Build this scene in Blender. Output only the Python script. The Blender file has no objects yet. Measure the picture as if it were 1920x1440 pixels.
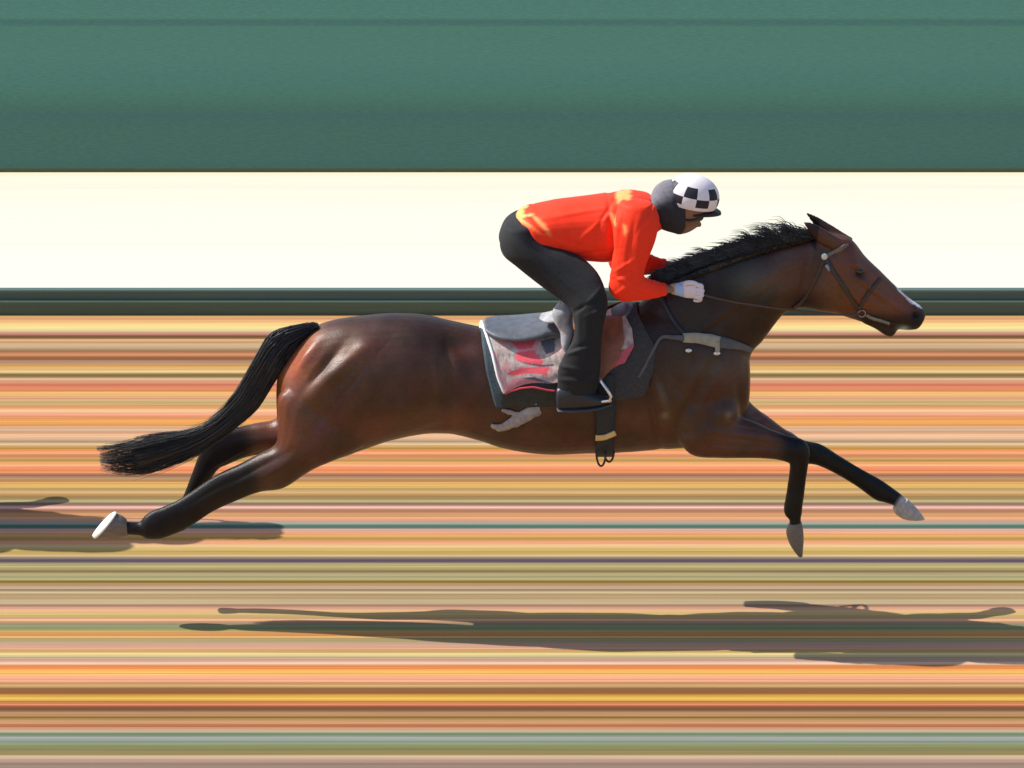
import bpy, bmesh, math, random
import numpy as np
from mathutils import Vector
from mathutils.bvhtree import BVHTree
random.seed(7); rng = np.random.default_rng(7)
C = bpy.context.scene
COL = C.collection

# ------------------------------------------------------------------ camera, sky, sun, exposure
TH = math.radians(22.0)            # how far the long lens looks down on the track
SC = 350.0                         # photograph pixels per metre at the horse
DIST = 80.0
FP = SC*DIST
GY0 = 1148.0                       # picture row of the ground right below the horse
fwd = Vector((0, math.cos(TH), -math.sin(TH))); upv = Vector((0, math.sin(TH), math.cos(TH)))
aim = Vector((0, 0, (GY0-720)/(SC*math.cos(TH))))
CAM = aim - fwd*DIST
cd = bpy.data.cameras.new('camera'); co = bpy.data.objects.new('camera', cd); COL.objects.link(co)
co.location = CAM; co.rotation_euler = (math.radians(90)-TH, 0, 0)
cd.sensor_width = 36; cd.lens = 36*FP/1920; cd.clip_start = 1; cd.clip_end = 2000
C.camera = co

KX, KD = 0.97, 0.22                # ground shadow per metre of height: along the track, toward the camera
sun_dir = Vector((-KX, KD, 1.0)).normalized()
elev = math.asin(sun_dir.z); azim = math.atan2(sun_dir.x, sun_dir.y)
w = bpy.data.worlds.new("World"); C.world = w; w.use_nodes = True
nt = w.node_tree; sk = nt.nodes.new('ShaderNodeTexSky'); sk.sky_type = 'NISHITA'; sk.sun_disc = False
sk.sun_elevation = elev; sk.sun_rotation = azim; sk.air_density = 1.0; sk.dust_density = 1.5
bg = nt.nodes['Background']; nt.links.new(sk.outputs[0], bg.inputs[0]); bg.inputs[1].default_value = 0.15
sd = bpy.data.lights.new('sun', 'SUN'); sd.energy = 5.0; sd.angle = math.radians(0.4); sd.color = (1, .95, .87)
so = bpy.data.objects.new('sun', sd); COL.objects.link(so)
so.rotation_euler = sun_dir.to_track_quat('Z', 'Y').to_euler(); so.location = (-20, 5, 20)
C.view_settings.view_transform = 'Standard'; C.view_settings.look = 'None'
C.view_settings.exposure = 0.2; C.view_settings.gamma = 1
EGR = 1.74                          # radiance of a white sunlit ground, used to turn seen colours into base colours

# ------------------------------------------------------------------ helpers
def P(x, y, Y=0.0):
    d = fwd + Vector((1,0,0))*((x-960)/FP) - upv*((y-720)/FP)
    return CAM + d*((Y-CAM.y)/d.y)
def ground_y(py):
    d = fwd - upv*((py-720)/FP); t = -CAM.z/d.z
    return CAM.y + d.y*t
def topix(V):
    """numpy Nx3 -> photograph coordinates"""
    R = V-np.array(CAM); dep = R@np.array(fwd)
    return np.stack([960+FP*R[:,0]/dep, 720-FP*(R@np.array(upv))/dep], 1)
def lin(c):
    return tuple(((v/255)/12.92 if v/255 <= .04045 else (((v/255)+.055)/1.055)**2.4) for v in c[:3])
def mat(name, col=(.5,.5,.5), rough=.6, spec=.5, metal=0, vary=.15, scale=20, bump=0, bscale=None, attr=None, stretch=(1,1,1), sheen=0, coat=0, seam=None):
    m = bpy.data.materials.new(name); m.use_nodes = True; n = m.node_tree; b = n.nodes['Principled BSDF']
    tc = n.nodes.new('ShaderNodeTexCoord'); mp = n.nodes.new('ShaderNodeMapping'); mp.inputs['Scale'].default_value = stretch
    n.links.new(tc.outputs['Object'], mp.inputs[0])
    no = n.nodes.new('ShaderNodeTexNoise'); no.inputs['Scale'].default_value = scale; no.inputs['Detail'].default_value = 6
    n.links.new(mp.outputs[0], no.inputs['Vector'])
    mr = n.nodes.new('ShaderNodeMapRange'); mr.inputs['From Min'].default_value = .25; mr.inputs['From Max'].default_value = .75
    mr.inputs['To Min'].default_value = 1-vary; mr.inputs['To Max'].default_value = 1+vary
    n.links.new(no.outputs['Fac'], mr.inputs['Value'])
    mx = n.nodes.new('ShaderNodeVectorMath'); mx.operation = 'SCALE'
    if attr:
        a = n.nodes.new('ShaderNodeVertexColor'); a.layer_name = attr; n.links.new(a.outputs[0], mx.inputs[0])
    else:
        mx.inputs[0].default_value = col[:3]
    n.links.new(mr.outputs[0], mx.inputs['Scale']); n.links.new(mx.outputs[0], b.inputs['Base Color'])
    b.inputs['Roughness'].default_value = rough; b.inputs['Specular IOR Level'].default_value = spec
    b.inputs['Metallic'].default_value = metal
    if sheen: b.inputs['Sheen Weight'].default_value = sheen; b.inputs['Sheen Roughness'].default_value = .4
    if coat: b.inputs['Coat Weight'].default_value = coat; b.inputs['Coat Roughness'].default_value = .25
    if bump:
        nb = n.nodes.new('ShaderNodeTexNoise'); nb.inputs['Scale'].default_value = bscale or scale*3; nb.inputs['Detail'].default_value = 8
        n.links.new(mp.outputs[0], nb.inputs['Vector'])
        bp = n.nodes.new('ShaderNodeBump'); bp.inputs['Strength'].default_value = bump; bp.inputs['Distance'].default_value = .01
        n.links.new(nb.outputs['Fac'], bp.inputs['Height']); n.links.new(bp.outputs[0], b.inputs['Normal'])
    return m
def tag(o, label=None, cat=None, group=None, kind=None):
    if label: o['label'] = label
    if cat: o['category'] = cat
    if group: o['group'] = group
    if kind: o['kind'] = kind
    return o
def mesh_obj(name, V, F, m, parent=None, smooth=True, cols=None, mi=None):
    me = bpy.data.meshes.new(name); me.from_pydata([tuple(v) for v in V], [], [tuple(f) for f in F])
    if smooth: me.polygons.foreach_set('use_smooth', [True]*len(me.polygons))
    for k in (m if isinstance(m, (list, tuple)) else [m]): me.materials.append(k)
    if mi is not None: me.polygons.foreach_set('material_index', mi)
    if cols is not None:
        ca = me.color_attributes.new('tint', 'FLOAT_COLOR', 'POINT')
        c4 = np.ones((len(V), 4), dtype=np.float32); c4[:, :3] = cols; ca.data.foreach_set('color', c4.ravel())
    me.update()
    o = bpy.data.objects.new(name, me); COL.objects.link(o)
    if parent: o.parent = parent; o.matrix_parent_inverse = parent.matrix_basis.inverted()
    return o
def empty(name, loc, label, cat, group=None):
    o = bpy.data.objects.new(name, None); COL.objects.link(o); o.location = loc; o.empty_display_size = .2
    return tag(o, label, cat, group)

def catmull(S, sub):
    S = np.array(S, float); n = len(S); out = []
    for i in range(n-1):
        p0 = S[max(i-1,0)]; p1 = S[i]; p2 = S[i+1]; p3 = S[min(i+2,n-1)]
        for k in range(sub):
            t = k/sub
            out.append(.5*((2*p1)+(-p0+p2)*t+(2*p0-5*p1+4*p2-p3)*t*t+(-p0+3*p1-3*p2+p3)*t**3))
    out.append(S[-1]); return np.array(out)
def loft(S, sub=5, seg=24, cap0=0., cap1=0., n=2.0, fix=True):
    """S rows: ax, ay, bx, by (picture outline at that depth), half depth w, depth Y. closed tube -> (V, F)"""
    R = catmull([list(s)+[0]*(6-len(s)) for s in S], sub)
    rings = [(r, 1., 0.) for r in R]
    def capring(r, q, c, s): 
        d = np.array([(r[0]+r[2]-q[0]-q[2])/2, (r[1]+r[3]-q[1]-q[3])/2]); d = d/(np.linalg.norm(d)+1e-9)*c
        m = np.array([(r[0]+r[2])/2, (r[1]+r[3])/2]); h = np.array([(r[0]-r[2])/2, (r[1]-r[3])/2])*s
        return np.array([*(m+h+d), *(m-h+d), r[4]*s, r[5]])
    RR = list(R)
    if cap0: RR = [capring(R[0], R[1], cap0*f, s) for f, s in ((1,.15),(.85,.52),(.5,.86))] + RR
    if cap1: RR = RR + [capring(R[-1], R[-2], cap1*f, s) for f, s in ((.5,.86),(.85,.52),(1,.15))]
    V = []; F = []
    tt = np.linspace(0, 2*math.pi, seg, endpoint=False)
    for r in RR:
        A = P(r[0], r[1], r[5]); B = P(r[2], r[3], r[5]); c = (A+B)/2; h = (A-B)/2; a = max(h.length, 1e-5)
        if fix:
            k = r[4]*math.tan(TH)*abs(h.z)/a; a2 = math.sqrt(max(a*a-k*k, (.55*a)**2)); h = h*(a2/a)
        for t in tt:
            ct, st = math.cos(t), math.sin(t)
            ct = math.copysign(abs(ct)**(2/n), ct); st = math.copysign(abs(st)**(2/n), st)
            V.append(c + h*ct + Vector((0, r[4]*st, 0)))
    m = len(RR)
    for i in range(m-1):
        for j in range(seg):
            F.append((i*seg+j, i*seg+(j+1)%seg, (i+1)*seg+(j+1)%seg, (i+1)*seg+j))
    V.append(sum((Vector(V[j]) for j in range(seg)), Vector())/seg); V.append(sum((Vector(V[(m-1)*seg+j]) for j in range(seg)), Vector())/seg)
    for j in range(seg):
        F.append((len(V)-2, (j+1)%seg, j)); F.append((len(V)-1, (m-1)*seg+j, (m-1)*seg+(j+1)%seg))
    V = np.array([tuple(v) for v in V])
    # outward orientation
    vol = 0
    for f in F:
        for k in range(1, len(f)-1): vol += np.dot(V[f[0]], np.cross(V[f[k]], V[f[k+1]]))
    if vol < 0: F = [tuple(reversed(f)) for f in F]
    return V, F
def mirror(G):
    V, F = G; V = V.copy(); V[:,1] *= -1
    return V, [tuple(reversed(f)) for f in F]
def join(L):
    V = []; F = []; o = 0
    for v, f in L:
        V.append(np.asarray(v)); F += [tuple(i+o for i in q) for q in f]; o += len(v)
    return np.concatenate(V), F
def tube(pts, r, seg=8, taper=1.0):
    """pts: world points; r radius or list"""
    pts = [Vector(p) for p in pts]; n = len(pts); V = []; F = []; ref = Vector((.13, .9, .3)).normalized()
    for i, p in enumerate(pts):
        t = (pts[min(i+1,n-1)]-pts[max(i-1,0)]).normalized(); a = t.cross(ref).normalized(); b = t.cross(a)
        rr = r[i] if hasattr(r, '__len__') else r*(1+(taper-1)*i/(n-1))
        for j in range(seg):
            q = 2*math.pi*j/seg; V.append(tuple(p+a*rr*math.cos(q)+b*rr*math.sin(q)))
    for i in range(n-1):
        for j in range(seg): F.append((i*seg+j, i*seg+(j+1)%seg, (i+1)*seg+(j+1)%seg, (i+1)*seg+j))
    F.append(tuple(reversed(range(seg)))); F.append(tuple(range((n-1)*seg, n*seg)))
    return np.array(V), F
def remesh(G, voxel, smooth=3):
    V, F = G
    me = bpy.data.meshes.new('tmp'); me.from_pydata([tuple(v) for v in V], [], F)
    o = bpy.data.objects.new('tmp', me); COL.objects.link(o)
    md = o.modifiers.new('r', 'REMESH'); md.mode = 'VOXEL'; md.voxel_size = voxel
    ev = o.evaluated_get(bpy.context.evaluated_depsgraph_get()); m2 = ev.to_mesh()
    n = len(m2.vertices); co_ = np.empty(n*3); m2.vertices.foreach_get('co', co_); V2 = co_.reshape(-1, 3)
    F2 = [tuple(p.vertices) for p in m2.polygons]
    E = np.empty(len(m2.edges)*2, dtype=np.int32); m2.edges.foreach_get('vertices', E); E = E.reshape(-1, 2)
    ev.to_mesh_clear(); bpy.data.objects.remove(o); bpy.data.meshes.remove(me)
    deg = np.bincount(E.ravel(), minlength=n)[:, None]
    def avg(V):
        S = np.stack([np.bincount(E[:,0], V[E[:,1],k], n)+np.bincount(E[:,1], V[E[:,0],k], n) for k in range(3)], 1)
        return S/deg
    for _ in range(smooth):
        V2 = V2 + .6*(avg(V2)-V2); V2 = V2 - .5*(avg(V2)-V2)*1.0
    return V2, F2
def normals(V, F):
    V = np.asarray(V); N = np.zeros_like(V)
    Fa = np.array([f if len(f) == 4 else (f[0], f[1], f[2], f[2]) for f in F])
    fn = np.cross(V[Fa[:,2]]-V[Fa[:,0]], V[Fa[:,3]]-V[Fa[:,1]])
    tri = Fa[:,2] == Fa[:,3]
    fn[tri] = np.cross(V[Fa[tri,1]]-V[Fa[tri,0]], V[Fa[tri,2]]-V[Fa[tri,0]])
    for k in range(4):
        for c in range(3): N[:,c] += np.bincount(Fa[:,k], fn[:,c], len(V))
    return N/(np.linalg.norm(N, axis=1)[:,None]+1e-12)
GAIN = 1.35
def bumps(V, F, L, side=None):
    """muscle relief: rows (px, py, rx, ry, angle deg, metres); applied to the near and the far flank alike"""
    N = normals(V, F); Vm = V.copy(); Vm[:,1] = -np.abs(Vm[:,1]); px = topix(Vm)
    amt = np.zeros(len(V)); nf = np.clip(np.abs(N[:,1])*1.6, 0, 1)
    for (x, y, rx, ry, an, a) in L:
        c, s = math.cos(math.radians(an)), math.sin(math.radians(an))
        dx = px[:,0]-x; dy = -(px[:,1]-y); u = (dx*c+dy*s)/rx; v = (-dx*s+dy*c)/ry
        amt += GAIN*a*np.exp(-(u*u+v*v))
    return V + N*(amt*nf)[:,None]
def sstep(a, b, x): t = np.clip((x-a)/(b-a), 0, 1); return t*t*(3-2*t)
def in_poly(px, poly):
    x, y = px[:,0], px[:,1]; r = np.zeros(len(px), bool); n = len(poly)
    for i in range(n):
        x1, y1 = poly[i]; x2, y2 = poly[(i+1)%n]
        c = ((y1 > y) != (y2 > y)) & (x < (x2-x1)*(y-y1)/((y2-y1) or 1e-9)+x1); r ^= c
    return r

# ------------------------------------------------------------------ ground: raked dirt track, kerb, pale path, turf
ROWS = """590 165 125 65|592 215 165 105|595 228 175 120|600 236 188 132|606 244 204 142|614 253 222 156|618 253 222 160|622 218 178 138|625 200 148 128|628 175 128 100|631 133 98 64|634 150 110 75|637 218 176 134|641 208 166 118|647 205 172 135|652 198 168 138|656 180 145 105|658 165 120 85|662 190 132 95|666 200 145 103|669 165 108 68|672 140 100 66|676 160 122 95|680 192 150 112|686 205 158 100|692 218 182 122|697 222 186 132|699 200 178 120|701 160 135 90|705 142 112 70|707.5 165 135 95|710 214 178 136|715 205 150 115|718 205 142 108|722 208 125 92|726 232 152 118|729 224 142 104|733 208 148 88|737 232 180 120|742 230 172 120|746 214 168 122|751 215 178 128|755 196 164 112|759 208 168 118|764 215 160 108|767 235 175 125|772 248 184 146|777 245 180 142|781 228 152 108|784 222 158 105|788 230 160 96|793 236 170 104|798 208 155 105|802 230 178 140|806 222 182 155|810 205 160 128|814 238 186 145|819 230 188 150|824 222 184 150|828 182 150 118|833 230 198 152|836 205 165 110|840 198 145 80|845 228 155 100|850 252 168 124|855 225 150 105|860 200 155 98|864 192 148 88|868 238 172 118|875 246 166 122|880 214 134 88|882 210 128 84|885 226 158 112|888 190 130 95|892 172 120 86|897 184 144 104|901 182 140 88|904 218 168 105|910 226 182 112|915 200 164 102|918 190 160 105|922 208 174 128|927 186 144 96|932 170 138 90|936 172 150 110|940 184 172 126|944 155 124 98|946 160 125 105|951 228 178 158|955 205 150 125|958 186 132 106|963 206 150 108|970 216 166 124|976 206 160 132|980 168 160 145|983 140 150 130|987 100 120 104|990 125 125 108|993 205 170 148|998 226 168 142|1003 212 164 102|1009 190 154 88|1014 224 166 116|1016 230 160 120|1020 228 180 136|1024 228 190 138|1031 212 182 116|1038 196 160 102|1042 206 178 140|1046 150 132 108|1050 108 92 100|1053 108 96 96|1057 165 150 115|1062 186 172 128|1067 172 154 112|1071 136 118 80|1076 180 164 124|1081 166 158 116|1086 184 176 130|1089 150 130 75|1091.5 136 112 60|1094 165 135 95|1099 200 170 135|1103 195 170 132|1106 160 130 105|1110 206 182 144|1117 184 158 114|1122 188 164 126|1130 200 178 142|1136 176 140 108|1139 215 168 138|1144 228 182 136|1151 208 178 124|1156 196 164 112|1162 228 178 138|1166 190 155 118|1170 165 145 112|1174 158 162 122|1179 146 146 102|1184 200 165 105|1190 202 140 92|1195 205 170 116|1200 172 156 110|1205 206 174 142|1211 216 168 138|1215 228 182 146|1220 196 158 110|1224 210 186 125|1228 236 212 160|1232 205 180 140|1235 192 165 132|1240 222 180 155|1245 232 185 150|1249 212 140 90|1253 222 145 90|1256 252 175 105|1261 250 186 108|1266 248 184 128|1272 248 178 142|1277 230 168 128|1283 208 160 108|1288 210 170 118|1291 140 108 68|1296 166 106 70|1300 160 112 55|1304 192 152 72|1310 240 188 106|1316 190 132 68|1321 215 148 108|1325 165 95 62|1329 120 84 52|1335 175 132 98|1341 182 140 100|1345 142 104 58|1350 192 152 108|1354 204 158 116|1360 186 122 84|1366 208 160 128|1371 190 174 138|1377 125 138 115|1384 166 170 156|1390 134 142 132|1396 145 148 110|1404 132 130 84|1410 148 132 95|1414 145 125 85|1418 210 188 155|1422 200 170 145|1430 168 142 122|1440 145 125 115"""
rows = [tuple(float(q) for q in r.split()) for r in ROWS.split('|')]
ra = np.array(rows); sh = ra.copy()
for k in (1, 2, 3):                  # crisper rake lines, slightly richer dirt colours
    loc = np.array([np.interp(np.linspace(y-11, y+11, 23), ra[:,0], ra[:,k]).mean() for y in ra[:,0]]); sh[:,k] = ra[:,k]+.32*(ra[:,k]-loc)
gm = sh[:,1:].mean(1, keepdims=True); sh[:,1:] = np.clip(gm+(sh[:,1:]-gm)*1.10, 12, 255); rows = [tuple(r) for r in sh]
JIT = .055
def strip_sheet(name, rws, m, z=0.0, x0=-300, x1=300, tint=1.0, fine=None):
    if fine:
        out = []
        for a, b in zip(rws, rws[1:]):
            k = max(1, int(round((b[0]-a[0])/fine)))
            for q in range(k):
                f = q/k; l = rng.normal(0, 1)
                out.append((a[0]+(b[0]-a[0])*f, *[min(255, max(8, (u*(1-f)+v*f)*(1+JIT*l)+rng.normal(0, 60*JIT))) for u, v in zip(a[1:], b[1:])]))
        rws = out+[rws[-1]]
    V = []; F = []; K = []; XB = [x0, -150, -80, -40, -20, -12]+[k*.5 for k in range(-20, 21)]+[12, 20, 40, 80, 150, x1]; nb = len(XB)
    for py, *c in rws:
        y = ground_y(py) if py < 9000 else None
        V += [(x, y, z) for x in XB]; K += [np.array(lin(c))*tint/EGR]*len(XB)
    for i in range(len(rws)-1):
        for j in range(nb-1): F.append(((i+1)*nb+j, (i+1)*nb+j+1, i*nb+j+1, i*nb+j))
    o = mesh_obj(name, V, F, m, smooth=False, cols=np.array(K)); return tag(o, kind='structure')
M_dirt = mat('raked_dirt', attr='tint', rough=.95, spec=.1, vary=.16, scale=6, stretch=(.12, 14, 1), bump=.06, bscale=12)
rr = [(2200., 190, 150, 110)] 
allrows = list(rows)
mx_rows = []
base = 1440
for rep in range(4):                # the raked lanes go on toward the rail in front of the picture
    mx_rows += [(base+(r[0]-590)+2, *r[1:]) for r in (rows if rep % 2 == 0 else [(590+1440-q[0], *q[1:]) for q in reversed(rows)])]; base += 852
track = strip_sheet('dirt_track', allrows+mx_rows, M_dirt, fine=1.7)
M_path = mat('crushed_limestone', attr='tint', rough=.9, spec=.2, vary=.03, scale=4, stretch=(.2, 12, 1), bump=.08, bscale=60)
prow = [(318, 252, 236, 200), (326, 252, 240, 208), (334, 252, 246, 222), (352, 248, 240, 220), (358, 252, 247, 226), (376, 249, 243, 224), (384, 253, 249, 230), (450, 253, 250, 232), (459, 251, 249, 228), (470, 254, 251, 236), (588, 254, 251, 238)]
path = strip_sheet('gravel_path', [(r[0], *[v*q for v, q in zip(r[1:], (1, 1, .985))]) for r in prow], M_path, z=0.0, tint=1.06)
M_turf = mat('turf', attr='tint', rough=.95, spec=.1, vary=.13, scale=34, stretch=(.7, 1.6, 1), bump=.2, bscale=90)
trow = [(-700, 88, 132, 118), (-300, 82, 126, 112), (0, 76, 121, 107), (34, 78, 123, 106), (40, 68, 108, 98), (47, 69, 110, 97), (52, 76, 120, 103), (110, 77, 121, 105), (160, 72, 116, 102), (178, 71, 114, 96), (208, 66, 104, 90), (215, 64, 101, 92), (250, 66, 103, 88), (300, 65, 102, 90), (316, 64, 98, 84), (318.5, 72, 78, 44), (323, 72, 78, 44)]
far = ground_y(-700)
turf = strip_sheet('turf', trow, M_turf, z=0.004, tint=.90)
base_ground = mesh_obj('ground', [(-900, -90, -.03), (900, -90, -.03), (900, 900, -.03), (-900, 900, -.03)], [(0,1,2,3)], mat('grass_field', (.05,.11,.08), rough=.95, spec=.1, vary=.2, scale=.6), smooth=False)
tag(base_ground, kind='structure')
# two-step green timber kerb between track and path
yk0 = ground_y(590)
def kerb_profile():
    def zz(py, Y): return P(960, py, Y).z
    y1 = yk0; h1 = zz(566, y1); y2 = y1+.028; h2 = zz(545, y2); y3 = y2+.05
    return y1, h1, y2, h2, y3
y1, h1, y2, h2, y3 = kerb_profile()
kerb = empty('track_kerb', (0, yk0, 0), 'low dark green timber kerb in two steps between the striped dirt and the white path', 'kerb')
def box(x0, x1, ya, yb, z0, z1, bev=.004):
    bm = bmesh.new(); bmesh.ops.create_cube(bm, size=1)
    for v in bm.verts: v.co = Vector(((x0+x1)/2+v.co.x*(x1-x0), (ya+yb)/2+v.co.y*(yb-ya), (z0+z1)/2+v.co.z*(z1-z0)))
    bmesh.ops.bevel(bm, geom=list(bm.edges), offset=bev, segments=2, affect='EDGES')
    V = np.array([tuple(v.co) for v in bm.verts]); F = [tuple(v.index for v in f.verts) for f in bm.faces]; bm.free(); return V, F
M_kerb = mat('green_board', (.075,.12,.085), rough=.75, vary=.15, scale=3, stretch=(.3, 6, 12))
M_kerbt = mat('green_top_board', (.07,.115,.10), rough=.7, vary=.15, scale=3, stretch=(.3, 6, 12))
mesh_obj('lower_board', *box(-60, 60, y1, y2+.002, -.02, h1), M_kerb, kerb, smooth=False)
mesh_obj('upper_board', *box(-60, 60, y2, y3, -.02, h2), M_kerbt, kerb, smooth=False)

# ------------------------------------------------------------------ the horse
trunk = loft([
 (522,700,522,795,.05,0),(535,677,535,812,.13,0),(560,645,560,838,.185,0),(590,614,590,855,.22,0),(630,599,630,860,.24,0),
 (680,592,680,843,.25,0),(730,588,730,826,.245,0),(790,590,790,814,.235,0),(840,600,840,812,.23,0),(895,612,895,824,.235,0),
 (950,620,950,841,.245,0),(1020,620,1020,851,.25,0),(1100,605,1100,850,.245,0),(1180,577,1180,847,.23,0),(1240,562,1240,842,.21,0),
 (1300,560,1300,836,.19,0),(1350,575,1350,822,.17,0),(1383,612,1383,798,.13,0),(1401,652,1401,768,.085,0)], cap0=4, cap1=6, n=2.15, sub=5, seg=40)
neck = loft([
 (1180,585,1330,800,.16,0),(1235,540,1396,740,.15,0),(1290,512,1408,668,.118,0),(1345,490,1430,640,.098,0),(1400,476,1450,612,.086,0),
 (1455,463,1471,588,.078,0),(1500,452,1492,580,.074,0),(1532,442,1512,578,.078,0),(1565,438,1538,583,.088,0),(1597,448,1570,589,.098,0),
 (1622,479,1597,598,.094,0),(1650,506,1626,606,.078,0),(1680,536,1655,612,.064,0),(1704,558,1682,617,.056,0),(1724,572,1702,619,.055,0),(1735,583,1716,618,.045,0)], cap0=2, cap1=6, seg=32)
lip = loft([(1625,585,1618,606,.045,0),(1650,600,1640,616,.04,0),(1668,608,1658,628,.034,0),(1682,612,1668,632,.028,0)], cap0=4, cap1=5, seg=16)
ear_n = loft([(1592,448,1560,476,.028,-.05),(1572,444,1549,464,.026,-.055),(1548,430,1530,452,.022,-.06),(1526,419,1517,434,.014,-.06),(1509,415,1507,420,.004,-.06)], cap0=3, cap1=2, seg=12)
ear_f = loft([(1600,446,1574,470,.028,.05),(1582,436,1560,456,.026,.055),(1556,420,1541,440,.022,.06),(1534,407,1526,422,.014,.06),(1515,398,1513,404,.004,.06)], cap0=3, cap1=2, seg=12)
hind_n = loft([
 (600,705,715,765,.07,-.10),(527,735,705,815,.105,-.125),(521,790,655,850,.105,-.14),(516,832,590,878,.09,-.145),(484,851,535,914,.07,-0.150),
 (442,874,489,922,.055,-0.145),(402,893,448,937,.048,-0.140),(366,916,402,958,.042,-0.130),(334,937,368,980,.040,-0.125),(306,950,336,998,.041,-0.120),
 (286,957,303,1010,.042,-0.115),(272,966,277,1011,.040,-0.115),(261,978,264,1005,.031,-0.110),(240,978,243,1003,.03,-0.110),(228,974,232,1004,.034,-0.105)], cap0=4, cap1=3, seg=20)
hind_f = loft([
 (610,705,700,770,.07,.10),(530,745,650,820,.10,.125),(517,784,560,850,.08,0.140),(478,793,492,852,.062,0.140),(440,802,452,862,.052,0.130),
 (398,816,425,873,.046,0.120),(376,845,410,880,.038,0.115),(360,885,392,908,.033,0.110),(345,925,378,945,.032,0.110),(330,958,362,975,.032,0.105),
 (318,975,346,994,.034,0.100),(300,978,310,1000,.03,0.100),(284,977,289,998,.028,0.100)], cap0=4, cap1=3, seg=20)
fore_n = loft([
 (1262,700,1370,712,.03,-.10),(1242,748,1386,748,.075,-.11),(1262,800,1385,774,.085,-.12),(1292,850,1395,783,.075,-.125),(1345,858,1420,793,.065,-.13),
 (1405,859,1447,805,.052,-.13),(1450,861,1478,816,.046,-.13),(1478,868,1508,825,.044,-.13),(1480,874,1519,846,.042,-.13),(1480,884,1515,878,.036,-.13),
 (1477,905,1511,903,.032,-.13),(1473,930,1508,928,.032,-.13),(1469,953,1505,950,.035,-.13),(1472,966,1504,962,.035,-.13),(1480,975,1502,970,.03,-.13),(1479,984,1502,980,.03,-.13)], cap0=4, cap1=2, seg=20)
fore_f = loft([
 (1290,740,1370,690,.08,.10),(1330,800,1390,730,.08,.11),(1390,838,1415,762,.065,.12),(1455,852,1452,790,.052,.12),(1500,868,1500,822,.046,.12),
 (1530,872,1540,833,.042,.12),(1560,885,1578,857,.036,.12),(1603,910,1617,880,.033,.12),(1640,937,1652,899,.037,.12),(1658,942,1676,916,.036,.12),(1674,947,1694,930,.032,.12),(1682,952,1700,938,.032,.12)], cap0=4, cap1=2, seg=20)
HV, HF = remesh(join([trunk, neck, lip, ear_n, ear_f, hind_n, hind_f, fore_n, fore_f]), .0085, 5)
HV = bumps(HV, HF, [
 (1300,740,8,55,-28,-.006),(1330,725,10,55,-28,.006),(1270,800,30,5,-35,-.005),(1345,800,30,4,-25,-.004),(1215,700,6,40,5,-.004),(1420,600,50,5,50,-.005),(1240,745,5,40,30,.004),(1262,715,30,3,-35,.003),(1400,800,50,3,-12,.003),(1420,812,50,3,-12,.003),(620,820,60,3,70,-.003),(660,720,70,4,50,-.004),(1450,560,60,3,30,.003),(1575,530,30,3,-35,.003),(1600,555,26,3,-40,.003),
  (575,672,34,11,58,.020),(605,690,46,9,50,-.016),(640,690,50,13,42,.017),(690,652,26,20,0,.012),(560,745,22,50,80,.008),(600,780,60,14,62,-.006),
 (725,640,50,22,-15,-.008),(800,650,55,20,-30,.006),(862,648,28,16,-20,-.016),(842,720,9,60,3,-.012),(822,735,8,55,5,.007),(745,770,40,30,20,.010),(820,800,35,9,15,-.006),
 (520,880,40,9,32,.007),(470,885,60,5,28,-.006),
 (1255,770,26,45,10,.012),(1228,790,7,55,12,-.013),(1280,735,40,9,-60,-.008),(1310,700,14,60,-25,.009),(1365,775,18,14,0,.014),(1385,735,8,35,8,-.008),(1340,760,12,40,-30,-.008),
 (1300,822,30,12,10,.010),(1390,815,60,7,-8,.006),(1380,836,70,5,-3,-.005),(1345,610,60,8,38,-.008),(1380,580,70,14,35,.009),(1430,520,60,10,30,.006),(1420,560,70,6,34,-.006),
 (1330,660,40,20,0,.006),(930,770,10,60,-12,.003),(960,785,10,60,-12,-.003),(1000,790,10,60,-12,.003),(1180,790,8,50,-12,-.003),(1160,820,40,8,5,.004),
 (1545,545,24,24,0,.012),(1575,560,34,5,-55,-.006),(1612,512,13,9,-30,-.012),(1606,500,18,6,-35,.009),(1612,524,14,4,-35,.004),(1640,545,50,4,-38,.008),(1645,560,50,5,-38,-.005),
 (1716,590,7,5,45,-.014),(1716,582,8,3,40,.006),(1685,608,22,2.5,-12,-.010),(1560,470,20,8,-40,-.005),(1508,520,6,40,-10,-.008),
 (1492,842,12,14,0,.008),(1502,880,2.5,30,3,-.004),(1488,890,2.5,40,5,.003),(1600,895,50,2.5,-33,-.003),(430,880,40,3,30,.004),(1400,826,60,3,-6,-.005),(1440,845,50,3,-3,.003),(1495,940,10,12,0,.003),(1490,905,3,40,5,-.003),
 (294,990,10,12,0,.003),(400,918,50,4,32,-.003)])
# coat colours (a bay: red brown body, black points), plus painted rump highlight and throat shade
HN = normals(HV, HF); Vm = HV.copy(); px = topix(HV); X, Yp = px[:,0], px[:,1]
n_ = len(HV); bay = np.array([.062,.020,.009]); red = np.array([.145,.036,.012]); dark = np.array([.024,.014,.010]); blk = np.array([.006,.0065,.008])
col = np.tile(bay, (n_,1))
def mixin(c, f):
    global col
    f = np.clip(f, 0, 1)[:,None]; col = col*(1-f)+np.array(c)*f
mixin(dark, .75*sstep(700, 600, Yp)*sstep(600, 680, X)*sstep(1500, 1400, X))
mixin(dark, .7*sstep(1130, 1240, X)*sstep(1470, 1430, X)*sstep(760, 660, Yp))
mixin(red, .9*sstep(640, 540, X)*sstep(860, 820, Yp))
mixin(red, .75*sstep(1530, 1570, X)*sstep(400, 480, Yp))
mixin(red, .35*sstep(905, 840, X)*sstep(760, 815, Yp)*sstep(640, 700, X))
mixin(red, .55*(HV[:,1] > .04)*sstep(1400, 1420, X)*sstep(1500, 1460, X)*sstep(740, 760, Yp))
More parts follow.
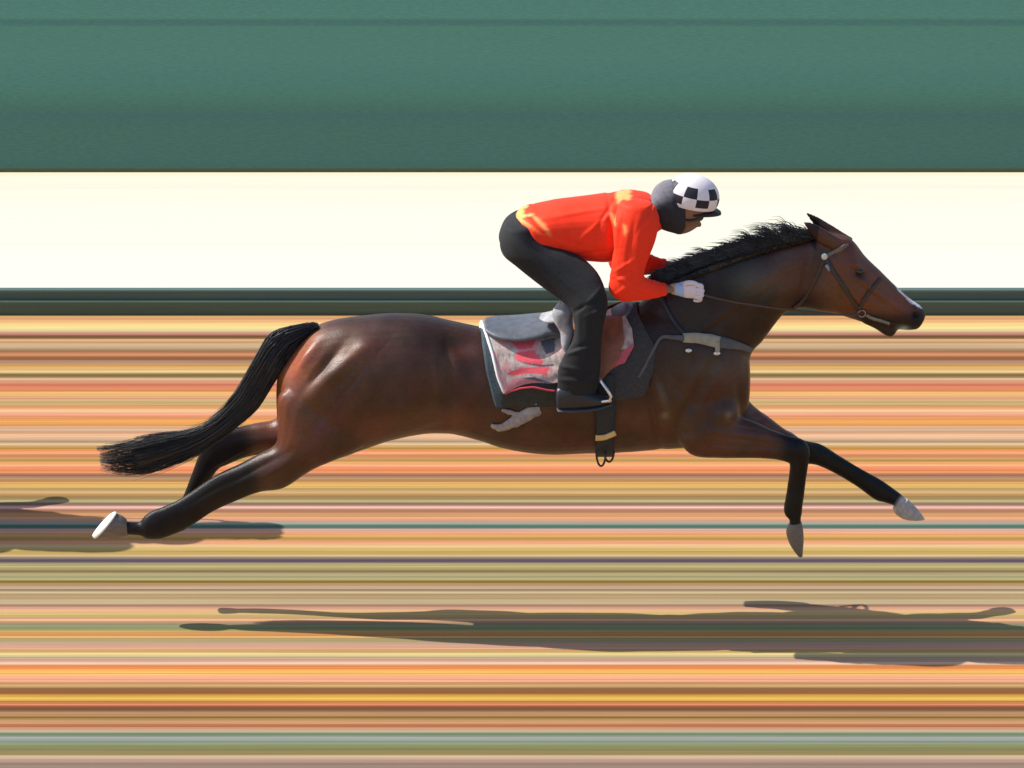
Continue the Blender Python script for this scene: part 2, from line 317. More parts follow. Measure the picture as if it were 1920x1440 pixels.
mixin(blk, .8*sstep(1600, 1690, X+(Yp-560)*1.1)*sstep(572, 600, Yp)*(X > 1500)); mixin(blk, .55*sstep(1690, 1730, X+.6*(Yp-580)))
mixin(blk, .7*np.exp(-(((X-1620)/40)**2+((Yp-600)/12)**2)))
mixin((.30,.10,.045), .9*sstep(615, 570, X)*sstep(740, 690, Yp)); mixin((.15,.05,.022), .6*np.exp(-(((X-660)/60)**2+((Yp-670)/40)**2)))  # sunlit highlights on the rump, painted into the coat colour
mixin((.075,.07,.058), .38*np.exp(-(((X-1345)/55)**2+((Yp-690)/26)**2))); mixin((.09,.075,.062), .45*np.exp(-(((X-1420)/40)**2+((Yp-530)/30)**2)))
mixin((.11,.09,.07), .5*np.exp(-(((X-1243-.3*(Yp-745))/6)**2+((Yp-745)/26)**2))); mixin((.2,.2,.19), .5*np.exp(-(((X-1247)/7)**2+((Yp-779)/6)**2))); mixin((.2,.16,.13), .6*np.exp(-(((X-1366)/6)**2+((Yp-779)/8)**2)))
mixin(blk, .95*sstep(500, 452, X-.2*(Yp-850)))                      # hind legs from the hock down
mixin(blk, .97*sstep(1445, 1482, X)*sstep(800, 822, Yp))              # fore legs from the knee down
mixin(blk, .75*np.exp(-(((X-1508)/26)**2+((Yp-566)/16)**2)))  # shade at the throat behind the jaw, painted into the coat
mixin(blk, .8*in_poly(px, [(1500,390),(1540,400),(1530,470),(1500,430)]))
mixin((.75,.72,.70), .95*in_poly(np.stack([X, Yp],1), [(1668,519),(1690,540),(1712,561),(1732,574),(1728,579),(1706,567),(1684,545)]))   # stripe down the nose
mixin((.015,.01,.01), .85*np.exp(-(((X-1612)/15)**2+((Yp-514)/10)**2)))
mixin((.5,.47,.43), .85*(HV[:,1] > .02)*sstep(1676, 1688, X-.6*(944-Yp))*(X > 1600)*sstep(925, 935, Yp))
mixin((.5,.47,.42), .8*np.exp(-(((X-1694)/9)**2+((Yp-617)/5)**2))); mixin((.004,.004,.004), .9*np.exp(-(((X-1717)/8)**2+((Yp-592)/6)**2)))
nz = np.zeros(n_)
for k in range(14):
    a = rng.normal(size=3)*(6+k*2.2); nz += np.sin(HV@a+rng.uniform(0, 6.28))/(1+k*.25)
col *= np.clip(1+.07*nz, .5, 1.6)[:,None]
for ch, am in ((0, .05), (1, .04), (2, .06)):
    col[:,ch] *= np.clip(1+am*sum(np.sin(HV@(rng.normal(size=3)*(9+4*k))+rng.uniform(0,6)) for k in range(7)), .6, 1.5)
mid = sum(np.sin(HV@(rng.normal(size=3)*(14+3*k))+rng.uniform(0,6))/(3+k*.6) for k in range(12))
HV = HV+HN*(mid*.0011)[:,None]
M_coat = mat('bay_coat', attr='tint', rough=.40, spec=.5, vary=.22, scale=45, stretch=(1,1,1.6), bump=.22, bscale=160)
n_t = M_coat.node_tree; vc = next(n for n in n_t.nodes if n.type == 'VERTEX_COLOR'); rg = n_t.nodes.new('ShaderNodeMapRange'); rg.inputs['From Min'].default_value = .006; rg.inputs['From Max'].default_value = .035; rg.inputs['To Min'].default_value = .22; rg.inputs['To Max'].default_value = .58
n_t.links.new(vc.outputs[0], rg.inputs['Value']); n_t.links.new(rg.outputs[0], n_t.nodes['Principled BSDF'].inputs['Specular IOR Level'])
horse = empty('racehorse', (0, 0, 0), 'dark bay racehorse stretched in full gallop under the rider in the red jacket', 'horse', 'galloping racehorses')
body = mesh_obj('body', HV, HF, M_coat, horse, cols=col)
bvh = BVHTree.FromPolygons([tuple(v) for v in HV], HF)

M_hoof = mat('hoof_horn', (.16,.135,.11), rough=.5, vary=.25, scale=30, stretch=(1,1,4))
M_hoofw = mat('pale_hoof_horn', (.42,.38,.33), rough=.5, vary=.25, scale=40)
M_sole = mat('chalky_sole', (.78,.76,.70), rough=.7, vary=.06, scale=40)
def hoof(S, m, **k):
    V, F = loft(S, seg=20, **k); return mesh_obj('hoof', V, F, m, horse)
hoof([(1478,983,1503,979,.036,-.13),(1474,996,1506,994,.042,-.13),(1478,1014,1507,1012,.046,-.13),(1487,1030,1506,1028,.042,-.13),(1496,1042,1505,1042,.02,-.13)], M_hoof, cap0=2, cap1=2)
hoof([(1674,950,1703,936,.036,.12),(1676,960,1712,946,.042,.12),(1692,972,1722,956,.044,.12),(1712,975,1728,964,.038,.12),(1730,975,1733,971,.016,.12)], M_hoofw, cap0=2, cap1=2)
hoof([(236,972,240,1004,.036,-.105),(226,966,230,1007,.044,-.105),(217,963,209,1009,.05,-.105),(219,962,179,1009,.052,-.105)], M_hoof, cap0=2, cap1=0, fix=False)
h_ = hoof([(219,961,178,1009,.052,-.106),(216,960,175,1008,.051,-.106),(211,962,173,1004,.042,-.106)], M_sole, cap1=1, fix=False); h_.name = 'sole'
hoof([(284,975,291,999,.034,.10),(272,974,280,1000,.04,.10),(262,976,268,1000,.042,.10)], M_hoof, cap0=2, cap1=2)
# bandage cuffs low on the legs
# eyes
M_eye = mat('eye', (.01,.008,.006), rough=.08, spec=.8, vary=0)
for s in (-1, 1):
    loc, nn, _, _ = bvh.ray_cast(Vector((P(1612,513,-.09).x, s*1.0, P(1612,513,-.09).z)), Vector((0,-s,0)))
    bm = bmesh.new(); bmesh.ops.create_uvsphere(bm, u_segments=20, v_segments=12, radius=.021)
    V = np.array([tuple(v.co) for v in bm.verts])*np.array([1.15,.8,.85])+np.array(loc)-np.array(nn)*.006; F = [tuple(v.index for v in f.verts) for f in bm.faces]; bm.free()
    mesh_obj('eye', V, F, M_eye, horse)

# hair
STC = []; HTONES = [.009,.012,.012,.018,.03,.055]
def strands(paths, r0, seg=3):
    L = []; STC.clear()
    for pts in paths: STC.extend([random.choice(HTONES)*random.uniform(.7,1.3)]*(len(pts)*seg))
    for pts in paths:
        n = len(pts); L.append(tube(pts, [max(r0*(1-.85*(i/(n-1))**1.5), .0004) for i in range(n)], seg))
    return join(L)
M_hair = mat('black_hair', attr='tint', rough=.42, spec=.6, vary=.3, scale=40)
TS = [(592,603,596,618),(545,611,560,640),(508,625,540,675),(487,655,524,700),(465,695,505,730),(440,740,483,765),(410,775,450,795),(380,800,408,826),(340,814,370,851),(300,820,325,870),(255,832,270,886),(215,842,222,884),(188,850,190,874)]
TC = catmull(TS, 6); nT = len(TC)
tw = np.interp(np.linspace(0,1,13), [0,.15,.5,.8,1], [.03,.055,.075,.06,.03])
core = loft([((a*.88+c*.12), (b*.88+d*.12), (c*.88+a*.12), (d*.88+b*.12), tw[i]*.8, 0) for i, (a,b,c,d) in enumerate(TS[:-2])], cap0=4, cap1=14, seg=14)
def at(TC, t, s, Y):
    i = min(int(t*(len(TC)-1)), len(TC)-2); f = t*(len(TC)-1)-i; r = TC[i]*(1-f)+TC[i+1]*f
    return r[0]*(.5+.5*s)+r[2]*(.5-.5*s), r[1]*(.5+.5*s)+r[3]*(.5-.5*s)
paths = []
for k in range(1500):
    t0 = random.uniform(0, .55)**1.0*1.0; t1 = min(1.0, max(t0+.25, random.uniform(.45, 1.04))); s = random.uniform(-1, 1); ph = random.uniform(0, 6.28); yy = random.uniform(-1, 1)*math.sqrt(1-s*s*.8)
    ds = random.gauss(0, .34); fl = random.gauss(0, .012); pts = []
    for i in range(10):
        t = t0+(t1-t0)*i/9; ss = max(-1.04, min(1.04, s+ds*(i/9)+.05*math.sin(ph+t*9)))
        x, y = at(TC, t, ss, 0); Yd = yy*float(np.interp(t, [0,.15,.5,.8,1], [.03,.055,.075,.06,.03]))
        p = P(x, y, Yd); e = max(0, i/9-.6); pts.append(p+Vector((-e*abs(fl), 0, fl*e*3)))
    paths.append(pts)
for k in range(60):                  # loose hairs lifting off the top
    t0 = random.uniform(.5, .8); pts = []; up = random.uniform(.5, 1)
    for i in range(8):
        t = min(1, t0+.25*i/7); x, y = at(TC, t, .95, 0); pts.append(P(x-i*1.0, y-14*up*(i/7)**1.6*random.uniform(.9,1.1), random.uniform(-.02,.02)))
    paths.append(pts)
g = strands(paths, .0032); hv = np.r_[np.full(len(core[0]), .010), STC]; mesh_obj('tail', *join([core, g]), M_hair, horse, cols=hv[:,None]*np.array([1,1.0,1.08]))
MS = [(1232,512,1250,545),(1262,497,1285,532),(1300,480,1335,516),(1345,464,1375,500),(1385,452,1410,488),(1420,446,1448,474),(1455,440,1478,466),(1495,438,1508,456),(1518,436,1530,448)]
mcore = loft([(a*.6+c*.4, b*.6+d*.4, a*.1+c*.9, b*.1+d*.9, .034+.012*(i<4), -.008) for i, (a,b,c,d) in enumerate(MS)], cap0=6, cap1=3, seg=14)
mcore = remesh(mcore, .008, 3)
MC = catmull(MS, 6); paths = []
for k in range(1900):
    t = random.uniform(0, 1); x, y = at(MC, t, random.uniform(-.95, .8), 0); Yr = random.uniform(-.06, .03)
    fo = float(np.interp(t, [0,.3,.5,.62,.78,.9,1], [9,12,15,24,36,26,10]))*random.uniform(.3, 1.1)
    clump = math.sin(t*47)*.8+math.sin(t*101+1)*.5
    up = max(1.5, fo*(.45+.45*random.random()+.45*clump)); bk = (fo*.6+14)*random.uniform(.5, 1.5); pts = []
    for i in range(8):
        q = i/7; pts.append(P(x-bk*q*(.4+.9*q), y-up*math.sin(min(1, q*1.05)*1.9)*.95, Yr-.02*q*random.uniform(0, 1)))
    paths.append(pts)
for k in range(1500):                 # the part lying down along the near side of the neck
    t = random.uniform(0, .95); x, y = at(MC, t, random.uniform(-.3, .9), 0); L_ = random.uniform(18, 44)*float(np.interp(t, [0,.35,.6,1], [1.3,1.1,.8,.6])); pts = []
    Y0 = -.03
    for i in range(8):
        q = i/7; xx = x-L_*.9*q; yy = y+L_*(.35*q+.25*q*q)-6*math.sin(q*3.1)
        o_ = P(xx, yy, -1.6); hit = bvh.ray_cast(o_, (P(xx, yy, 0)-o_).normalized())[0]
        Yd = (hit.y-.012) if hit and hit.y < .02 else -.05
        Y0 = Y0*.4+Yd*.6 if i else Yd
        pts.append(P(xx, yy, Y0-.004))
    paths.append(pts)
HTONES = [.007,.008,.010,.014,.022]
g = strands(paths, .0026); hv = np.r_[np.full(len(mcore[0]), .008), STC]; mesh_obj('mane', *join([mcore, g]), M_hair, horse, cols=hv[:,None]*np.array([1,1.0,1.2]))

# ------------------------------------------------------------------ cloths and tack laid on the body
def lerp_poly(poly, n):
    poly = np.array(poly, float); d = np.r_[0, np.cumsum(np.hypot(*np.diff(poly, axis=0).T))]; q = np.linspace(0, d[-1], n)
    return np.stack([np.interp(q, d, poly[:,0]), np.interp(q, d, poly[:,1])], 1)
def near_hit(px_, py_, Yg=-.24, b=None):
    """surface point of the flank that the given picture point shows"""
    o0 = P(px_, py_, -1.6); d = (P(px_, py_, 0)-o0).normalized(); h = (b or bvh).ray_cast(o0, d)
    return None if h[0] is None else h
def trunk_frame():
    """top line and half depth of the back at x, for cloths that pass over it"""
    pass
def drape(left, right, nu, nv, off, thick, wr=0., over=True, ragged=None):
    """a cloth: left and right edges in picture coordinates, bottom to top; lies on both flanks and over the back. returns V, F, grid pixel coords"""
    L = lerp_poly(left, nv); R = lerp_poly(right, nv); near = np.zeros((nv, nu, 3)); uvs = np.zeros((nv, nu, 2))
    for j in range(nv):
        for i in range(nu):
            u = i/(nu-1); x = L[j,0]*(1-u)+R[j,0]*u; y = L[j,1]*(1-u)+R[j,1]*u
            if ragged: y += ragged(u)*(1-j/(nv-1))
            h = near_hit(x, y); yy = y
            while h is None: yy += 1; h = near_hit(x, yy)
            if h[0].y > -.035: h = bvh.ray_cast(Vector((P(x, y).x, -.035, 3)), Vector((0,0,-1)))
            p = np.array(h[0]); nn = np.array(h[1])
            p = p+nn*off; p[1] -= wr*math.sin(u*17+j*.16)*.5*(1-j/nv)+wr*math.sin(u*9-j*.31+2)*.6*(1-j/nv)
            near[j,i] = p; uvs[j,i] = (x, y)
    rows_ = [near[j] for j in range(nv)]
    if over:
        top = near[-1].copy(); crown = []
        ring = []
        for i in range(nu):
            h = bvh.ray_cast(Vector((top[i,0], 0, 3)), Vector((0,0,-1)))
            ring.append(h[0].z+off if h[0] is not None else top[i,2])
        for q in (.66, .33, 0, -.33, -.66):
            rr_ = top.copy()
            for i in range(nu):
                h = bvh.ray_cast(Vector((top[i,0], top[i,1]*q, 3)), Vector((0,0,-1)))
                rr_[i,1] = top[i,1]*q; rr_[i,2] = (h[0].z+off) if h[0] is not None else top[i,2]
            crown.append(rr_)
        far_ = [near[j].copy()*np.array([1,-1,1]) for j in reversed(range(nv))]
        rows_ = rows_+crown+far_
        uv = [uvs[j] for j in range(nv)]+[uvs[-1]]*5+[uvs[j] for j in reversed(range(nv))]
    else: uv = [uvs[j] for j in range(nv)]
    G = np.array(rows_)
    for _ in range(3):
        S = G.copy(); S[1:-1,1:-1] = .5*G[1:-1,1:-1]+.125*(G[2:,1:-1]+G[:-2,1:-1]+G[1:-1,2:]+G[1:-1,:-2]); G = S
    m, n = G.shape[:2]; du = np.gradient(G, axis=1); dv = np.gradient(G, axis=0); N = np.cross(du, dv); N /= np.linalg.norm(N, axis=2)[:,:,None]+1e-12
    if N[0,n//2,1] > 0: N = -N
    O = G+N*thick; V = np.concatenate([O.reshape(-1,3), G.reshape(-1,3)]); k = m*n; F = []
    flip = np.cross(du, dv)[0,n//2,1] > 0
    for j in range(m-1):
        for i in range(n-1):
            a = j*n+i; q = (a, a+1, a+n+1, a+n); q2 = tuple(v+k for v in reversed(q))
            F += [tuple(reversed(q)) if flip else q, tuple(reversed(q2)) if flip else q2]
    edge = [(i) for i in range(n)]+[j*n+n-1 for j in range(1, m)]+[(m-1)*n+i for i in range(n-2, -1, -1)]+[j*n for j in range(m-2, 0, -1)]
    for a, b in zip(edge, edge[1:]+edge[:1]): F.append((a, a+k, b+k, b) if not flip else (b, b+k, a+k, a))
    uv = np.array(uv).reshape(-1,2); return V, F, np.concatenate([uv, uv])

# under pad
G1 = 'tack on the galloping racehorses'
pad = empty('saddle_pad', P(1060,700,0), 'dark blue grey under pad showing below and in front of the pink saddle cloth', 'saddle pad')
V, F, uv = drape([(930,762),(912,700),(904,650),(899,606)], [(1206,742),(1224,700),(1230,655),(1196,588)], 60, 36, .006, .012, wr=.004, ragged=lambda u: 7*math.sin(u*3.14))
cc = np.tile(np.array([.022,.028,.032]), (len(V),1)); f = in_poly(uv, [(895,600),(925,600),(960,780),(925,780)]); cc[f] = (.05,.075,.095)
f = in_poly(uv, [(1120,560),(1245,560),(1245,760),(1120,760)]); cc[f] = (.045,.045,.046)
f = in_poly(uv, [(940,730),(1045,728),(1045,775),(940,775)]); cc[f] = (.035,.036,.024)
M_pad = mat('pad_mesh', attr='tint', rough=.85, vary=.35, scale=90, bump=.3, bscale=180)
mesh_obj('quilted_pad', V, F, M_pad, pad, cols=cc)
# loose white lining under the rear corner
M_white = mat('white_cloth', (.72,.70,.68), rough=.8, vary=.12, scale=30, bump=.15)
def ribbon_px(pts, wd, Y, thick=.006, seg=10):
    return loft([(x, y-w_/2, x, y+w_/2, thick, Y) if abs(ax) < .5 else (x-w_/2, y, x+w_/2, y, thick, Y) for (x, y, w_, ax) in pts], cap0=2, cap1=2, seg=seg, fix=False)
M_greywhite = mat('soiled_white_cloth', (.32,.29,.28), rough=.85, vary=.25, scale=40, bump=.2)
def surf_band(pts, wd, off, thick, side=-1, widths=None, n=None, yg=-.2, closed=False):
    """a strap following the body under picture points"""
    n = n or max(8, len(pts)*6); C2 = catmull(pts, 8); d = np.r_[0, np.cumsum(np.hypot(*np.diff(C2[:,:2], axis=0).T))]; q = np.linspace(0, d[-1], n)
    X_ = np.interp(q, d, C2[:,0]); Y_ = np.interp(q, d, C2[:,1]); T = np.stack([np.gradient(X_), np.gradient(Y_)], 1); T /= np.linalg.norm(T, axis=1)[:,None]
    rows_ = []; W = np.interp(np.linspace(0,1,n), np.linspace(0,1,len(widths)), widths) if widths is not None else [wd]*n
    last = None
    for i in range(n):
        r = []
        for s in (-1, -.33, .33, 1):
            h = near_hit(X_[i]-T[i,1]*W[i]/2*s, Y_[i]+T[i,0]*W[i]/2*s, yg)
            if h is None or h[0] is None:
                if r: p = Vector(r[-1][0])+ (Vector((0,0,0))); nn = r[-1][1]
                elif last is not None: p, nn = Vector(last[0][0]), last[0][1]
                else: p = P(X_[i], Y_[i], yg); nn = Vector((0,-1,0))
                g = P(X_[i]-T[i,1]*W[i]/2*s, Y_[i]+T[i,0]*W[i]/2*s, p.y); p = g
            else: p, nn = h[0], h[1]
            r.append((p, nn))
        rows_.append(r); last = r
    O = np.array([[tuple(p+nn*(off+thick)) for p, nn in r] for r in rows_]); I = np.array([[tuple(p+nn*(off-.004)) for p, nn in r] for r in rows_])
    for A_ in (O, I):
        A_[1:-1] = .5*A_[1:-1]+.25*(A_[2:]+A_[:-2])
    V = np.concatenate([O.reshape(-1,3), I.reshape(-1,3)]); k = n*4; F = []
    for i in range(n-1):
        for s in range(3):
            a = i*4+s; F += [(a, a+4, a+5, a+1), (a+k, a+1+k, a+5+k, a+4+k)]
        F += [(i*4, i*4+k, i*4+4+k, i*4+4), (i*4+3, i*4+7, i*4+7+k, i*4+3+k)]
    for s in range(3): F += [(s, s+1, s+1+k, s+k), ((n-1)*4+s+1, (n-1)*4+s, (n-1)*4+s+k, (n-1)*4+s+1+k)]
    if (np.cross(O[1,0]-O[0,0], O[0,1]-O[0,0])[1] > 0): F = [tuple(reversed(f)) for f in F]
    if side > 0: return mirror((V, F))
    return V, F
bvh0 = bvh
lin1 = join([surf_band([(1012,764),(1000,770),(985,779),(962,790),(942,800),(921,796)], 15, .004, .008, widths=[20,24,22,13,7]),
             surf_band([(978,778),(958,772),(940,768)], 7, .006, .006, widths=[12,8,4])])
def crumple(g, amp, fr=70):
    V, F = g; V = np.array(V); N = normals(V, F); return V+N*(sum(np.sin(V@(rng.normal(size=3)*fr)+rng.uniform(0,6)) for _ in range(6))*amp/3)[:,None], F
mesh_obj('loose_lining', *crumple(lin1, .004), M_greywhite, pad)

# saddle cloth
cloth = empty('saddle_cloth', P(970,680,0), 'pale grey and red patterned saddle cloth behind the rider\'s near leg', 'saddle cloth')
V, F, uv = drape([(945,735),(933,704),(922,664),(909,630),(897,602)], [(1136,700),(1172,682),(1189,652),(1186,620),(1172,592)], 120, 84, .022, .007, wr=.004, ragged=lambda u: -8*math.sin(min(u*2.2,1)*3.14)-(10*max(0,u-.5)))
cc = np.tile(np.array([.52,.41,.37]), (len(V),1)); x_, y_ = uv[:,0], uv[:,1]
blot = np.sin(x_*.31+y_*.11)+np.sin(y_*.37-x_*.13+1)+np.sin(x_*.09+y_*.23)
cc *= (1+.09*blot)[:,None]
b2 = sum(np.sin(x_*rng.normal(0,.35)+y_*rng.normal(0,.35)+rng.uniform(0,6)) for _ in range(6))
f2 = np.clip((b2-1.2)/2, 0, .7)[:,None]; cc = cc*(1-f2)+np.array([.62,.2,.22])*f2; f2 = np.clip((-b2-1.4)/2, 0, .6)[:,None]; cc = cc*(1-f2)+np.array([.2,.2,.22])*f2
RED = (.82,.11,.14); PINK = (.80,.30,.32); GR = (.11,.11,.14)
def wave(a, b): return a+b*np.sin(x_*.12)
pats = [([(930,640),(1012,634),(1013,646),(1000,664),(975,668),(968,654),(934,652)], PINK), ([(955,646),(1006,642),(998,658),(972,660)], RED),
        ([(966,666),(1000,662),(1020,680),(1012,690),(985,684),(967,678)], RED), ([(1004,690),(1030,690),(1026,704),(1000,700),(960,706),(948,700),(975,692)], RED),
        ([(1013,645),(1042,640),(1042,662),(1024,668)], GR), ([(972,680),(1000,686),(1016,690),(1040,688),(1040,684),(1020,686)], GR),
        ([(965,712),(1000,706),(1040,718),(1040,722),(1000,714)], GR), ([(905,630),(925,632),(934,652),(924,660)], (.5,.42,.38)), ([(1155,660),(1190,650),(1190,690),(1150,690)], (.14,.13,.13))]
for poly, c in pats: cc[in_poly(uv, poly)] = c
for poly, c in (([(952,716),(968,708),(1000,712),(1045,726),(1045,736),(940,740)], PINK),):
    cc[in_poly(uv, poly)] = (.55,.22,.24)
sl = in_poly(uv, [(890,595),(906,600),(915,630),(929,664),(940,704),(950,730),(938,742),(925,700),(905,640)]); cc[sl] = (.80,.74,.72)
sl2 = in_poly(uv, [(921,660),(929,664),(941,702),(951,728),(940,742),(926,700)]); cc[sl2] = (.74,.34,.34)
sl3 = in_poly(uv, [(1130,680),(1160,664),(1196,640),(1196,672),(1150,706),(1130,706)]); cc[sl3] = (.60,.12,.15)
M_cloth = mat('saddle_cloth_fabric', attr='tint', rough=.85, vary=.12, scale=60, bump=.25, bscale=150)
mesh_obj('cloth', V, F, M_cloth, cloth, cols=cc)
hem = [near_hit(x, y) for x, y in lerp_poly([(946,737),(958,731),(975,727),(1000,725),(1020,729),(1042,731)], 24)]
mesh_obj('hem', *tube([Vector(h[0])+Vector(h[1])*.030 for h in hem if h and h[0]], .0055, 8), mat('red_binding', (.55,.05,.08), rough=.7, vary=.1), cloth)
hem = [near_hit(x, y) for x, y in lerp_poly([(897,604),(909,632),(922,665),(933,704),(945,735)], 30)]
mesh_obj('hem', *tube([Vector(h[0])+Vector(h[1])*.029 for h in hem if h and h[0]], .0085, 8), mat('white_binding', (.8,.75,.72), rough=.7, vary=.06), cloth)

# saddle
M_leather = mat('slate_leather', (.10,.11,.13), rough=.45, vary=.25, scale=25, bump=.15)
M_tan = mat('tan_leather', (.27,.085,.04), rough=.5, vary=.25, scale=25, bump=.1)
M_dkl = mat('black_leather', (.018,.018,.022), rough=.45, vary=.25, scale=30, bump=.1)
saddle = empty('saddle', P(1080,620,0), 'small grey exercise saddle with tan flap under the rider in the red jacket', 'saddle')
seat = loft([(909,597,916,624,.10,0),(930,597,938,632,.15,0),(970,597,972,634,.175,0),(1010,592,1010,630,.165,0),(1035,588,1035,628,.14,0),(1075,596,1075,640,.12,0),(1120,594,1120,640,.12,0),(1150,576,1152,628,.11,0),(1172,566,1172,610,.09,0),(1184,570,1186,592,.055,0)], cap0=5, cap1=5, seg=28, n=2.3)
mesh_obj('seat', *seat, M_leather, saddle)
fl = []
for s in (-1, 1):
    V, F, uv = drape([(1085,716),(1072,680),(1068,640),(1066,606)], [(1122,716),(1156,680),(1172,640),(1170,602)], 24, 24, .038, .008, over=False)
    g = (V, F); g = g if s < 0 else mirror(g); fl.append(g)
    mesh_obj('flap', *g, M_tan, saddle)
g = loft([(1118,762,1152,760,.012,-.25),(1116,790,1155,788,.013,-.245),(1118,812,1153,808,.013,-.235),(1120,846,1150,842,.012,-.21)], cap0=3, cap1=3, seg=20, n=4, fix=False)
M_girth = mat('girth_web', (.018,.024,.026), rough=.7, vary=.3, scale=40, bump=.2)
girth_pts = []
gl = [surf_band([(1134,700),(1134,740),(1135,780),(1134,815),(1133,842)], 36, .012, .012, widths=[36,38,38,34,30])]
# underneath the belly to the far side
bz = [bvh.ray_cast(Vector((P(1134,840,0).x, -.24+.48*i/16, -.5)), Vector((0,0,1)))[0] for i in range(17)]
belly = [b for b in bz if b is not None]
Vb = []; Fb = []; gx = P(1134,840,0).x
for i, b in enumerate(belly):
    for dx, dz in ((-.048,-.003),(.048,-.003),(.048,-.022),(-.048,-.022)): Vb.append((gx+dx, b.y, b.z+dz))
for i in range(len(belly)-1):
    for s in range(4): Fb.append((i*4+s, i*4+(s+1)%4, i*4+4+(s+1)%4, i*4+4+s))
Fb += [(3,2,1,0), tuple(len(Vb)-4+q for q in range(4))]
gl += [mirror(gl[0]), (np.array(Vb), Fb)]
mesh_obj('girth', *join(gl), M_girth, saddle)
band = surf_band([(1116,815),(1134,814),(1153,806)], 9, .026, .006, n=14)
mesh_obj('girth_band', *band, mat('yellow_band', (.72,.50,.20), rough=.6, vary=.1), saddle)
lp = []
for (x0, x1, yb) in ((1118,1136,874),(1133,1151,866)):
    pts = [P(x0+(x1-x0)*(.5-.5*math.cos(q)), 846+(yb-846)*math.sin(q), -.22+.02*math.sin(q*2)) for q in np.linspace(0, math.pi, 12)]
    lp.append(tube(pts, .006, 8))
mesh_obj('billet_loop', *join(lp), M_dkl, saddle)
mesh_obj('towel', *crumple(remesh(join([loft([(1045,572,1068,566,.05,-.20),(1036,584,1076,580,.06,-.215),(1040,604,1074,600,.055,-.22),(1050,624,1076,622,.04,-.24),(1052,648,1072,646,.03,-.25),(1058,664,1068,664,.02,-.255)], cap0=6, cap1=4, seg=20),
    loft([(1014,591,1016,598,.06,-.08),(1032,585,1036,604,.08,-.12),(1050,576,1054,606,.07,-.17)], cap0=4, cap1=4, seg=16)]), .006, 2), .004, 38), mat('pale_towel', (.30,.30,.32), rough=.9, vary=.45, scale=14, bump=.5, bscale=40), saddle)
M_steel = mat('bright_steel', (.75,.76,.78), rough=.25, metal=.85, vary=.03)
for s in (-1, 1):
    a = [P(x, y, Y) for x, y, Y in ((1121,704,-.325),(1129,718,-.372),(1139,732,-.390),(1146,743,-.392),(1143,751,-.385),(1130,753,-.37),(1117,752,-.36))]
    b = [P(x, y, Y) for x, y, Y in ((1121,704,-.322),(1128,716,-.285),(1138,728,-.272),(1145,741,-.272),(1142,749,-.28))]
    g = join([tube(a, .0085, 8), tube(b, .0075, 8), tube([a[4], b[4]], .012, 8)]); g = g if s < 0 else mirror(g)
    st = mesh_obj('stirrup', *g, M_steel, saddle)
    ll = tube([P(1118,640,-.285), P(1120,670,-.30), P(1121,706,-.325)], .008, 6); ll = ll if s < 0 else mirror(ll)
    mesh_obj('stirrup_leather', *ll, M_dkl, saddle)

# breastplate
bp = empty('breastplate', P(1320,645,0), 'breastplate strap with pale sleeve crossing the shoulder of the galloping horse', 'breastplate')
M_pale = mat('pale_sleeve', (.36,.33,.24), rough=.8, vary=.15, scale=30, bump=.2)
M_greys = mat('grey_strap', (.10,.105,.105), rough=.7, vary=.2)
for s in (-1, 1):
    mesh_obj('sleeve', *surf_band([(1280,633),(1310,634),(1347,642)], 20, .006, .010, widths=[16,21,22], n=16, side=s), M_pale, bp)
    mesh_obj('chest_strap', *surf_band([(1347,641),(1376,646),(1399,652),(1408,656)], 20, .005, .007, widths=[22,20,14,10], n=16, side=s), M_greys, bp)
    mesh_obj('rear_strap', *surf_band([(1282,634),(1256,632),(1238,634),(1218,668),(1197,706)], 6, .014, .005, widths=[10,7,5,5,5], n=30, side=s), M_greys, bp)
    mesh_obj('neck_strap', *surf_band([(1284,628),(1262,600),(1246,570),(1238,548)], 8, .005, .005, n=24, side=s), M_dkl, bp)
    for (x, y) in ((1291,657),(1343,662)):
        h = near_hit(x, y); c0 = np.array(h[0])+np.array(h[1])*.008
        bm = bmesh.new(); bmesh.ops.create_uvsphere(bm, u_segments=14, v_segments=8, radius=.015); Vs = np.array([tuple(v.co) for v in bm.verts])*np.array([1.3,.5,.8])+c0; Fs = [tuple(v.index for v in f.verts) for f in bm.faces]; bm.free()
        g = (Vs, Fs); g = g if s < 0 else mirror(g); mesh_obj('buckle', *g, M_steel, bp)
    mesh_obj('sleeve_tab', *surf_band([(1343,640),(1344,652),(1343,660)], 8, .010, .006, n=8, side=s), M_pale, bp)

